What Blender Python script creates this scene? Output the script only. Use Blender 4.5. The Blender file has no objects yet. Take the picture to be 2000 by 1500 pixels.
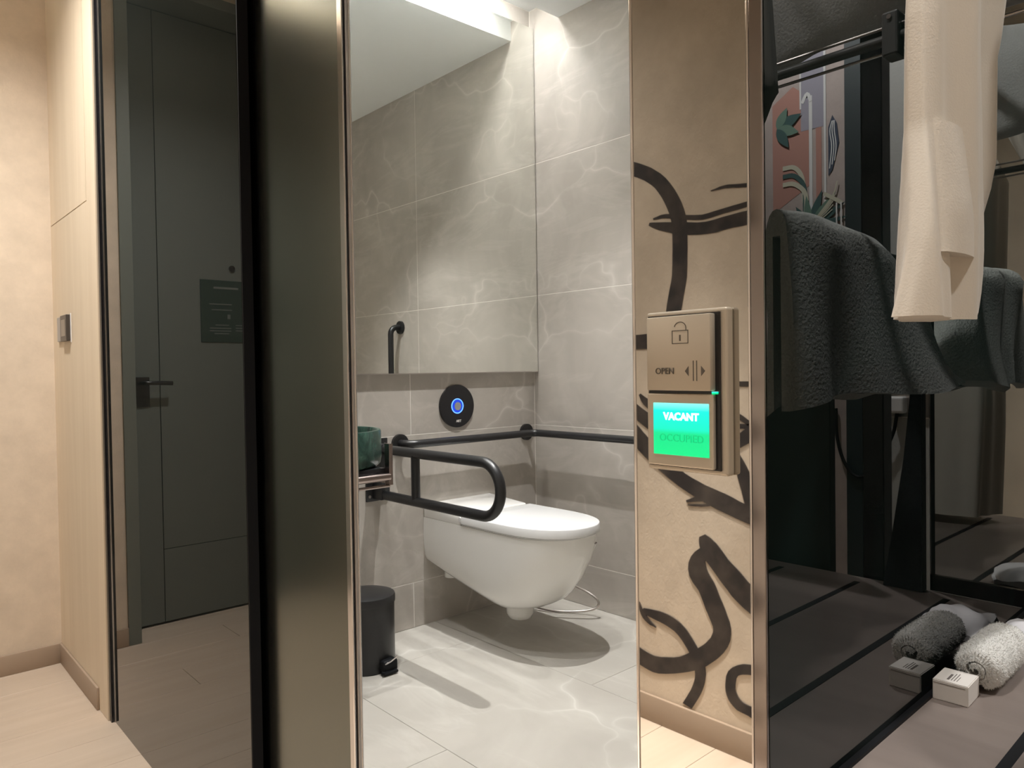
import bpy, bmesh, math, random
from mathutils import Vector, Matrix
random.seed(7)
scene = bpy.context.scene
COL = scene.collection
R = math.radians

# ------------------------------------------------------------------ camera
CAM_H = 1.05
YAW, PITCH, ROLL, FPX = R(42.243), R(1.055), R(0.861), 1437.08
fw = Vector((math.sin(YAW)*math.cos(PITCH), math.cos(YAW)*math.cos(PITCH), -math.sin(PITCH)))
rt = Vector((math.cos(YAW), -math.sin(YAW), 0)); dn = fw.cross(rt)
rt2 = rt*math.cos(ROLL) + dn*math.sin(ROLL); dn2 = dn*math.cos(ROLL) - rt*math.sin(ROLL)
cam_data = bpy.data.cameras.new('camera'); cam = bpy.data.objects.new('camera', cam_data); COL.objects.link(cam)
cam_data.sensor_width = 36.0; cam_data.lens = FPX*36.0/2000.0; cam_data.clip_start = 0.02
m = Matrix((rt2, -dn2, -fw)).transposed().to_4x4(); m.translation = (0, 0, CAM_H); cam.matrix_world = m
scene.camera = cam

# ------------------------------------------------------------------ world, lights, exposure
world = bpy.data.worlds.new('world'); scene.world = world; world.use_nodes = True
world.node_tree.nodes['Background'].inputs[0].default_value = (1, .88, .75, 1)
world.node_tree.nodes['Background'].inputs[1].default_value = 0.02
scene.view_settings.view_transform = 'Standard'; scene.view_settings.look = 'None'
scene.view_settings.exposure = 0.85; scene.view_settings.gamma = 1.0
scene.view_settings.use_curve_mapping = False
scene.cycles.max_bounces = 8; scene.cycles.glossy_bounces = 5; scene.cycles.diffuse_bounces = 5
scene.cycles.use_adaptive_sampling = True; scene.cycles.adaptive_threshold = 0.05
scene.cycles.sample_clamp_indirect = 6.0

WARM = (1, .972, .93); NEUT = (1, .99, .97)
def spot(name, loc, energy, col, ang=100, blend=.6, rad=.03, aim=None):
    d = bpy.data.lights.new(name, 'SPOT'); d.energy = energy; d.color = col
    d.spot_size = R(ang); d.spot_blend = blend; d.shadow_soft_size = rad
    o = bpy.data.objects.new(name, d); COL.objects.link(o); o.location = loc
    if aim: o.rotation_euler = (Vector(aim)-Vector(loc)).to_track_quat('-Z', 'Y').to_euler()
    return o

# ------------------------------------------------------------------ measurements (metres, camera stands at x=y=0)
XG, XL = .587, -.591          # corridor walls
YE = 3.123                    # corridor end wall
XW = .573                     # face of the wood cladding
YG = .322                     # wardrobe side glass
YB, XR, YM = 2.505, 2.418, 2.475   # bathroom: toilet wall, far wall, mirror face
ZC, ZB, ZS = 2.75, 2.635, 2.73     # ceilings: corridor, bathroom, light slot
SH = .646                     # wardrobe bench top

# ------------------------------------------------------------------ materials
def mat(name, col=(.5,.5,.5), rough=.5, metal=0., spec=.5, emit=None, es=1., coat=0., sheen=0.):
    M = bpy.data.materials.new(name); M.use_nodes = True
    b = M.node_tree.nodes['Principled BSDF']
    b.inputs['Base Color'].default_value = (*col, 1); b.inputs['Roughness'].default_value = rough
    b.inputs['Metallic'].default_value = metal; b.inputs['Specular IOR Level'].default_value = spec
    b.inputs['Coat Weight'].default_value = coat; b.inputs['Sheen Weight'].default_value = sheen
    if emit: b.inputs['Emission Color'].default_value = (*emit, 1); b.inputs['Emission Strength'].default_value = es
    return M
def N(M, t, **kw):
    n = M.node_tree.nodes.new(t)
    for k, v in kw.items():
        if k.startswith('i_'): n.inputs[k[2:].replace('_', ' ')].default_value = v
        else: setattr(n, k, v)
    return n
def L(M, a, b): M.node_tree.links.new(a, b)
def B(M): return M.node_tree.nodes['Principled BSDF']
def ramp(M, fac, stops):
    r = N(M, 'ShaderNodeValToRGB'); e = r.color_ramp.elements
    while len(e) < len(stops): e.new(.5)
    for k, (p, c) in zip(e, stops): k.position = p; k.color = (*c, 1) if len(c) == 3 else c
    L(M, fac, r.inputs[0]); return r
def bump(M, h, strength=.2, dist=.002):
    b = N(M, 'ShaderNodeBump'); b.inputs['Strength'].default_value = strength; b.inputs['Distance'].default_value = dist
    L(M, h, b.inputs['Height']); L(M, b.outputs[0], B(M).inputs['Normal'])
def pos(M, scale=(1,1,1)):
    g = N(M, 'ShaderNodeNewGeometry'); mp = N(M, 'ShaderNodeMapping'); mp.inputs['Scale'].default_value = scale
    L(M, g.outputs['Position'], mp.inputs[0]); return mp.outputs[0]
def mix(M, fac, a, b, typ='MIX'):
    n = N(M, 'ShaderNodeMix', data_type='RGBA', blend_type=typ)
    if hasattr(fac, 'is_linked'): L(M, fac, n.inputs[0])
    else: n.inputs[0].default_value = fac
    for s, v in ((6, a), (7, b)):
        if hasattr(v, 'is_linked'): L(M, v, n.inputs[s])
        else: n.inputs[s].default_value = (*v, 1)
    return n.outputs[2]

def stone(name, base, dark, vein, rough=.45):
    M = mat(name, base, rough)
    p = pos(M)
    n1 = N(M, 'ShaderNodeTexNoise', i_Scale=2.2, i_Detail=4., i_Roughness=.62, i_Distortion=.6); L(M, p, n1.inputs['Vector'])
    c = ramp(M, n1.outputs['Fac'], [(.32, dark), (.68, base)])
    # connected thin light veins: edges of a warped cell pattern, faded in and out
    n2 = N(M, 'ShaderNodeTexNoise', i_Scale=1.6, i_Detail=3., i_Roughness=.6); L(M, p, n2.inputs['Vector'])
    wv = N(M, 'ShaderNodeVectorMath', operation='MULTIPLY_ADD'); wv.inputs[1].default_value = (.75, .75, .75); L(M, n2.outputs['Color'], wv.inputs[0]); L(M, p, wv.inputs[2])
    mp = N(M, 'ShaderNodeMapping'); mp.inputs['Rotation'].default_value = (R(35), R(-35), R(20)); mp.inputs['Scale'].default_value = (1.5, .8, 1.5); L(M, wv.outputs[0], mp.inputs[0])
    vo = N(M, 'ShaderNodeTexVoronoi', feature='DISTANCE_TO_EDGE', i_Scale=1.25); L(M, mp.outputs[0], vo.inputs['Vector'])
    v = ramp(M, vo.outputs['Distance'], [(.0, (1,1,1)), (.008, (.45,.45,.45)), (.028, (.1,.1,.1)), (.07, (0,0,0))])
    n3 = N(M, 'ShaderNodeTexNoise', i_Scale=2.1, i_Detail=3.); L(M, p, n3.inputs['Vector'])
    k = ramp(M, n3.outputs['Fac'], [(.40, (0,0,0)), (.64, (.7,.7,.7))])
    mu = N(M, 'ShaderNodeMath', operation='MULTIPLY'); L(M, v.outputs[0], mu.inputs[0]); L(M, k.outputs[0], mu.inputs[1])
    mp4 = N(M, 'ShaderNodeMapping'); mp4.inputs['Rotation'].default_value = (R(40), R(-42), R(25)); mp4.inputs['Scale'].default_value = (2.2, .6, 2.2); L(M, p, mp4.inputs[0])
    n4 = N(M, 'ShaderNodeTexNoise', i_Scale=3.2, i_Detail=4., i_Roughness=.68, i_Distortion=1.0); L(M, mp4.outputs[0], n4.inputs['Vector'])
    v4 = ramp(M, n4.outputs['Fac'], [(.50, (0,0,0)), (.74, (.34,.34,.34))])
    c1 = mix(M, v4.outputs[0], c.outputs[0], vein)
    c2 = mix(M, mu.outputs[0], c1, vein)
    L(M, c2, B(M).inputs['Base Color'])
    return M
TILE = stone('stone_tile', (.475,.44,.395), (.365,.335,.298), (.66,.625,.575), .4)
FTILE = stone('stone_floor_tile', (.49,.465,.42), (.41,.385,.345), (.66,.64,.59), .38)
GROUT = mat('grout', (.74,.71,.66), .8)

def paper(name, col, amt=.09):
    M = mat(name, col, .75)
    n = N(M, 'ShaderNodeTexNoise', i_Scale=9., i_Detail=5., i_Roughness=.65); L(M, pos(M), n.inputs['Vector'])
    r = ramp(M, n.outputs['Fac'], [(.3, tuple(v*(1-amt) for v in col)), (.7, tuple(min(1, v*(1+amt)) for v in col))])
    L(M, r.outputs[0], B(M).inputs['Base Color'])
    n2 = N(M, 'ShaderNodeTexNoise', i_Scale=70., i_Detail=3., i_Distortion=1.5); L(M, pos(M, (1,1,.6)), n2.inputs['Vector'])
    bump(M, n2.outputs['Fac'], .35, .002)
    return M
WALLP = paper('wallpaper', (.66,.56,.45))
def wood(name, a, b, axis, scale=1., rough=.5):
    M = mat(name, a, rough)
    s = [22*scale]*3; s[axis] = 1.6*scale
    n = N(M, 'ShaderNodeTexNoise', i_Scale=1., i_Detail=4., i_Roughness=.62, i_Distortion=.9); L(M, pos(M, s), n.inputs['Vector'])
    r = ramp(M, n.outputs['Fac'], [(.3, b), (.66, a)]); L(M, r.outputs[0], B(M).inputs['Base Color'])
    bump(M, n.outputs['Fac'], .08, .001)
    return M
WOODP = wood('pale_wood_cladding', (.71,.60,.46), (.66,.55,.415), 2, .7)
PLANK = wood('pale_floor_plank', (.56,.455,.36), (.50,.40,.31), 0, .55, .42)
SKIRT = mat('skirting_taupe', (.36,.275,.205), .5)
BENCH = wood('taupe_laminate', (.225,.185,.165), (.18,.147,.132), 1, .8, .4)
CEILM = mat('ceiling_paint', (.88,.90,.90), .9)
WHITEP = mat('white_paint', (.72,.70,.66), .85)
DOORM = mat('dark_green_grey_door', (.135,.152,.138), .55)
FRAMEM = mat('door_frame_grey', (.16,.18,.16), .5)
SMOKE = mat('smoked_mirror', (.0045,.0085,.0075), .004, 0.); B(SMOKE).inputs['IOR'].default_value = 1.6
GREYM = mat('tinted_grey_mirror', (.008,.0095,.0085), .006, 0.); B(GREYM).inputs['IOR'].default_value = 1.9
SATIN = mat('satin_dark_glass', (.22,.235,.21), .20, 1.)
BATHM = mat('mirror_silver', (.95,.97,.945), .004, 1.)
JAMBM = mat('polished_steel_mirror', (.57,.55,.515), .015, 1.)
CHROME = mat('chrome', (.82,.79,.78), .12, 1.)
DSTEEL = mat('dark_polished_steel', (.34,.31,.30), .10, 1.)
CLEARM = mat('back_mirror_silver', (.62,.64,.62), .01, 1.)
STEEL = mat('brushed_steel', (.62,.58,.56), .28, 1.)
BLACK = mat('matt_black', (.006,.0065,.008), .6, spec=.2)
BLKM = mat('black_powder_coat', (.014,.014,.015), .36)
BLKG = mat('black_gloss', (.01,.01,.012), .2)
CERAM = mat('white_ceramic', (.84,.83,.80), .12, coat=.4)
LIDM = mat('white_lid', (.70,.70,.695), .25)
CHAMP = mat('champagne_plastic', (.52,.46,.375), .38, .4)
INK = mat('etched_ink', (.09,.075,.06), .7)
BRUSH = mat('ink_brush_stroke', (.075,.06,.055), .8)
_n = N(BRUSH, 'ShaderNodeTexNoise', i_Scale=16., i_Detail=4.); L(BRUSH, pos(BRUSH), _n.inputs['Vector'])
L(BRUSH, ramp(BRUSH, _n.outputs['Fac'], [(.40, (.030,.024,.023)), (.78, (.085,.068,.056))]).outputs[0], B(BRUSH).inputs['Base Color'])
def fabric(name, col, sc=160., st=.6, sheen=.3):
    M = mat(name, col, .95, spec=.1, sheen=sheen)
    n = N(M, 'ShaderNodeTexNoise', i_Scale=sc, i_Detail=4.); L(M, pos(M), n.inputs['Vector']); bump(M, n.outputs['Fac'], st, .003)
    return M
ROBE = fabric('cream_robe_cloth', (.62,.57,.50), 600., .12)
TOWEL = fabric('white_terry', (.80,.79,.76), 420., .9)
PLUSH = fabric('grey_plush', (.78,.82,.78), 220., .9)
GREYC = fabric('grey_cloth', (.72,.72,.70), 260., .4)
DARKC = fabric('dark_cloth', (.03,.035,.04), 260., .4)
MARB = mat('green_marble', (.02,.06,.045), .25)
_n = N(MARB, 'ShaderNodeTexNoise', i_Scale=14., i_Detail=6., i_Roughness=.7, i_Distortion=1.8); L(MARB, pos(MARB, (1.4,1.4,.6)), _n.inputs['Vector'])
L(MARB, ramp(MARB, _n.outputs['Fac'], [(.4, (.012,.035,.027)), (.62, (.035,.085,.065)), (.8, (.15,.25,.2))]).outputs[0], B(MARB).inputs['Base Color'])
LEDW = mat('led_strip_light', (1,1,1), .5, emit=(1,.98,.95), es=36.)
GLOW = mat('green_backlight', (0,.2,.12), .4, emit=(.0,.72,.24), es=.62)
_g = N(GLOW, 'ShaderNodeTexCoord'); _s = N(GLOW, 'ShaderNodeSeparateXYZ'); L(GLOW, _g.outputs['Generated'], _s.inputs[0])
L(GLOW, ramp(GLOW, _s.outputs['Z'], [(.05, (.0,.75,.22)), (.42, (.0,.68,.24)), (.5, (.0,.8,.55)), (.85, (.0,.85,.72)), (1., (.3,1.,.85))]).outputs[0], B(GLOW).inputs['Emission Color'])
LEDD = mat('added_warm_light', (1,1,1), .5, emit=(1,.93,.82), es=14.)
LETW = mat('lit_letters', (1,1,1), .4, emit=(.85,1,.97), es=.9)
LETG = mat('unlit_letters', (.0,.3,.12), .4, emit=(.0,.42,.15), es=.6)
BLUE = mat('blue_led_ring', (.02,.1,.8), .4, emit=(.06,.17,1.), es=2.4)
BLUED = mat('blue_led_glow', (.01,.03,.3), .4, emit=(.01,.05,.55), es=.55)
LAMPM = mat('lamp_glow', (1,1,1), .4, emit=(1,.86,.68), es=6.)
SLATE = mat('grey_sensor', (.32,.31,.31), .3)
CARD = mat('white_card', (.74,.70,.66), .6)
PRINT = mat('grey_print', (.16,.14,.13), .7)
SIGNM = mat('dark_green_sign', (.022,.045,.038), .35)
SIGNT = mat('pale_print', (.15,.165,.15), .7)
TISSUE = mat('pale_tissue', (.72,.70,.72), .5)
PALEW = paper('pale_room_wall', (.40,.405,.385), .04)

# ------------------------------------------------------------------ mesh helpers
WLOC = {}
def obj(name, bm, material, parent=None, smooth=None, base='bottom'):
    """link a bmesh (world coordinates) as ONE object, origin at its bottom centre"""
    me = bpy.data.meshes.new(name)
    bmesh.ops.recalc_face_normals(bm, faces=bm.faces[:])
    lo = Vector((min(v.co[i] for v in bm.verts) for i in range(3))); hi = Vector((max(v.co[i] for v in bm.verts) for i in range(3)))
    c = (lo+hi)/2
    if base == 'bottom': c.z = lo.z
    for v in bm.verts: v.co -= c
    bm.to_mesh(me); bm.free(); me.materials.append(material)
    if smooth is not None:
        for p in me.polygons: p.use_smooth = True
        me.set_sharp_from_angle(angle=R(smooth))
    o = bpy.data.objects.new(name, me); COL.objects.link(o)
    place(o, c, parent); return o
def place(o, c, parent=None):
    o.location = Vector(c) - (WLOC[parent.name] if parent else Vector((0,0,0)))
    if parent: o.parent = parent
    WLOC[o.name] = Vector(c)
def tag(o, label, cat, group=None):
    o['label'] = label; o['category'] = cat
    if group: o['group'] = group
    return o
def struct(o): o['kind'] = 'structure'; return o
def thing(name, label, cat, loc, group=None):
    o = bpy.data.objects.new(name, None); COL.objects.link(o); o.empty_display_size = .05
    place(o, loc); return tag(o, label, cat, group)
def setting(name, loc):
    o = bpy.data.objects.new(name, None); COL.objects.link(o); o.empty_display_size = .05
    place(o, loc); return struct(o)

def bx(bm, lo, hi, bev=0., seg=2):
    c = [(a+b)/2 for a, b in zip(lo, hi)]; s = [abs(b-a) for a, b in zip(lo, hi)]
    r = bmesh.ops.create_cube(bm, size=1., matrix=Matrix.Translation(c) @ Matrix.Diagonal((*s, 1)))
    if bev > 0:
        es = list({e for v in r['verts'] for e in v.link_edges})
        bmesh.ops.bevel(bm, geom=es, offset=min(bev, min(s)*.49), segments=seg, affect='EDGES', profile=.5)
def box(name, lo, hi, material, parent=None, bev=0., seg=2):
    bm = bmesh.new(); bx(bm, lo, hi, bev, seg); return obj(name, bm, material, parent)
def cyl(bm, a, b, r, seg=20, r2=None):
    a, b = Vector(a), Vector(b); d = b-a
    mt = Matrix.Translation((a+b)/2) @ d.to_track_quat('Z', 'Y').to_matrix().to_4x4()
    bmesh.ops.create_cone(bm, cap_ends=True, segments=seg, radius1=r, radius2=r if r2 is None else r2, depth=d.length, matrix=mt)
def rod(name, a, b, r, material, parent=None, seg=20, r2=None):
    bm = bmesh.new(); cyl(bm, a, b, r, seg, r2); return obj(name, bm, material, parent, 40)
def sweep(bm, pts, r, seg=14, cap=True):
    pts = [Vector(p) for p in pts]; rings = []; n = len(pts)
    t0 = (pts[1]-pts[0]).normalized(); up = Vector((0,0,1)) if abs(t0.z) < .9 else Vector((1,0,0))
    u = t0.cross(up).normalized()
    for i, p in enumerate(pts):
        t = (pts[min(i+1, n-1)]-pts[max(i-1, 0)]).normalized()
        u = (u - t*u.dot(t)).normalized(); w = t.cross(u); rr = r[i] if isinstance(r, (list, tuple)) else r
        rings.append([bm.verts.new(p + (u*math.cos(2*math.pi*k/seg) + w*math.sin(2*math.pi*k/seg))*rr) for k in range(seg)])
    for a, b in zip(rings, rings[1:]):
        for k in range(seg): bm.faces.new((a[k], a[(k+1) % seg], b[(k+1) % seg], b[k]))
    if cap: bm.faces.new(rings[0]); bm.faces.new(rings[-1])
def tube(name, pts, r, material, parent=None, seg=14):
    bm = bmesh.new(); sweep(bm, pts, r, seg); return obj(name, bm, material, parent, 50)
def arc(c, r, a0, a1, n, u, v):
    c, u, v = Vector(c), Vector(u), Vector(v)
    return [c + u*(r*math.cos(R(a0+(a1-a0)*k/n))) + v*(r*math.sin(R(a0+(a1-a0)*k/n))) for k in range(n+1)]
def curve(P, n=6):
    P = [Vector(p) for p in P]; Q = [2*P[0]-P[1]] + P + [2*P[-1]-P[-2]]; o = []
    for i in range(1, len(Q)-2):
        a, b, c, d = Q[i-1:i+3]
        for k in range(n):
            t = k/n; o.append(.5*((2*b)+(c-a)*t+(2*a-5*b+4*c-d)*t*t+(3*b-a-3*c+d)*t**3))
    return o+[P[-1]]
def lathe(bm, c, prof, seg=48):
    c = Vector(c); rings = []
    for r, z in prof:
        if r < 1e-6: rings.append([bm.verts.new(c+Vector((0,0,z)))])
        else: rings.append([bm.verts.new(c+Vector((r*math.cos(2*math.pi*k/seg), r*math.sin(2*math.pi*k/seg), z))) for k in range(seg)])
    for a, b in zip(rings, rings[1:]):
        for k in range(seg):
            f = [a[k % len(a)], a[(k+1) % len(a)], b[(k+1) % len(b)], b[k % len(b)]]
            f = list(dict.fromkeys(f))
            if len(f) > 2: bm.faces.new(f)
def prism(bm, pts, off):
    """extrude a planar polygon (3D points) by the vector off"""
    off = Vector(off); a = [bm.verts.new(Vector(p)) for p in pts]; b = [bm.verts.new(Vector(p)+off) for p in pts]; n = len(a)
    bm.faces.new(a); bm.faces.new(b[::-1])
    for k in range(n): bm.faces.new((a[k], a[(k+1) % n], b[(k+1) % n], b[k]))
def text(name, s, size, origin, xdir, ydir, material, parent, depth=.0004, bold=0.):
    cu = bpy.data.curves.new(name, 'FONT'); cu.body = s; cu.size = size; cu.align_x = 'CENTER'; cu.align_y = 'CENTER'
    cu.extrude = depth; cu.offset = bold; cu.resolution_u = 3
    t = bpy.data.objects.new(name+'_tmp', cu); COL.objects.link(t)
    dg = bpy.context.evaluated_depsgraph_get(); me = bpy.data.meshes.new_from_object(t.evaluated_get(dg))
    bpy.data.objects.remove(t)
    x, y = Vector(xdir), Vector(ydir); z = x.cross(y); mt = Matrix((x, y, z)).transposed().to_4x4(); mt.translation = Vector(origin)
    me.transform(mt); bm = bmesh.new(); bm.from_mesh(me); bpy.data.meshes.remove(me)
    return obj(name, bm, material, parent)
PIECE = {}
def piece(name, lo, hi, material, parent, bev=.0008):
    """box piece that shares its mesh with equal-sized pieces"""
    s = tuple(round(b-a, 4) for a, b in zip(lo, hi)); key = (name, material.name, s)
    if key not in PIECE:
        bm = bmesh.new(); bx(bm, [-v/2 for v in s], [v/2 for v in s], bev, 1); me = bpy.data.meshes.new(name); bm.to_mesh(me); bm.free()
        me.materials.append(material); PIECE[key] = me
    o = bpy.data.objects.new(name, PIECE[key]); COL.objects.link(o); place(o, [(a+b)/2 for a, b in zip(lo, hi)], parent); return o

# ================================================================== STRUCTURE
# ---- corridor floor: planks laid across the corridor
fl = setting('floor', (0, .6, -.03))
box('subfloor', (-.75, -2.4, -.06), (2.8, 3.45, -.012), mat('subfloor_dark', (.12,.09,.07), .9), fl)
y = -2.3; k = 0
while y < 3.33:
    cuts = [XL-.02, (-.25, .12, -.05, .3, -.4, .02)[k % 6], .645] if y > YG-.1 else [XL-.02, (.1, .5, .3)[k % 3], (1.4, 1.7)[k % 2], 2.62]
    for a, b in zip(cuts, cuts[1:]): piece('plank', (a+.0006, y+.0006, -.012), (b-.0006, y+.1794, 0), PLANK, fl, .0006)
    y += .18; k += 1
# ---- bathroom floor tiles
fb = setting('floor_bathroom', (1.5, 1.5, -.03))
box('grout_bed', (.645, .46, -.012), (XR+.02, YB+.02, -.002), mat('floor_grout', (.40,.37,.33), .9), fb)
for a, b in ((.647, 1.217), (1.217, 1.817), (1.817, XR)):
    ys = [.463, 1.03, 2.23, YB] if abs(a-1.217) < .01 else [.463, 1.63, YB]
    for c, d in zip(ys, ys[1:]): piece('tile', (a+.0007, c+.0007, -.006), (b-.0007, d-.0007, 0), FTILE, fb)
# ---- bathroom walls in large stone tiles
ROWS = [0, .185, .793, 1.400, 2.014, ZS]
wb = setting('wall_toilet', (1.5, YB+.03, 0))
box('grout_bed', (.72, YB+.0006, 0), (XR+.1, YB+.12, ZS), GROUT, wb)
for r, (a, b) in enumerate(zip(ROWS, ROWS[1:])):
    xs = [.72, 1.713, XR] if r in (0, 2) else [.72, 1.218, XR]
    for c, d in zip(xs, xs[1:]): piece('tile', (c+.0013, YB, a+.0013), (d-.0013, YB+.006, b-.0013), TILE, wb)
wr = setting('wall_bathroom_far', (XR+.03, 1.5, 0))
box('grout_bed', (XR+.0006, .463, 0), (XR+.12, YB+.12, ZS), GROUT, wr)
for a, b in zip(ROWS, ROWS[1:]):
    for c, d in zip([.463, 1.505], [1.505, YB]): piece('tile', (XR, c+.0013, a+.0013), (XR+.006, d-.0013, b-.0013), TILE, wr)
wp = setting('wall_partition', (1.6, .4, 0))
box('core', (.602, .33, 0), (2.72, .457, ZC), mat('partition_core', (.2,.19,.18), .9), wp)
for a, b in zip(ROWS, ROWS[1:]):
    for c, d in ((.62, 1.218), (1.218, XR)): piece('tile', (c+.0008, .457, a+.0008), (d-.0008, .463, b-.0008), TILE, wp)
wk = setting('wall_pocket', (.69, 1.8, 0))
box('pocket_wall', (.665, 1.30, 0), (.72, YB+.1, ZC), WHITEP, wk)
struct(box('trim_header', (.602, .457, 2.45), (.665, 1.30, ZC), WHITEP))
# ---- ceilings
struct(box('ceiling', (-.75, -2.4, ZC), (2.8, 3.45, ZC+.06), CEILM))
cb = setting('ceiling_bathroom', (1.5, 1.4, ZB))
box('dropped_panel', (.72, .463, ZB), (XR, 2.318, ZC-.005), CEILM, cb)
box('slot_top', (.72, 2.318, ZS), (XR, YB, ZC-.005), CEILM, cb)
led = tag(box('led_strip', (.76, 2.335, ZS-.014), (2.20, 2.385, ZS-.002), LEDW), 'bright white light strip in the ceiling slot above the mirror', 'light')
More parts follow.
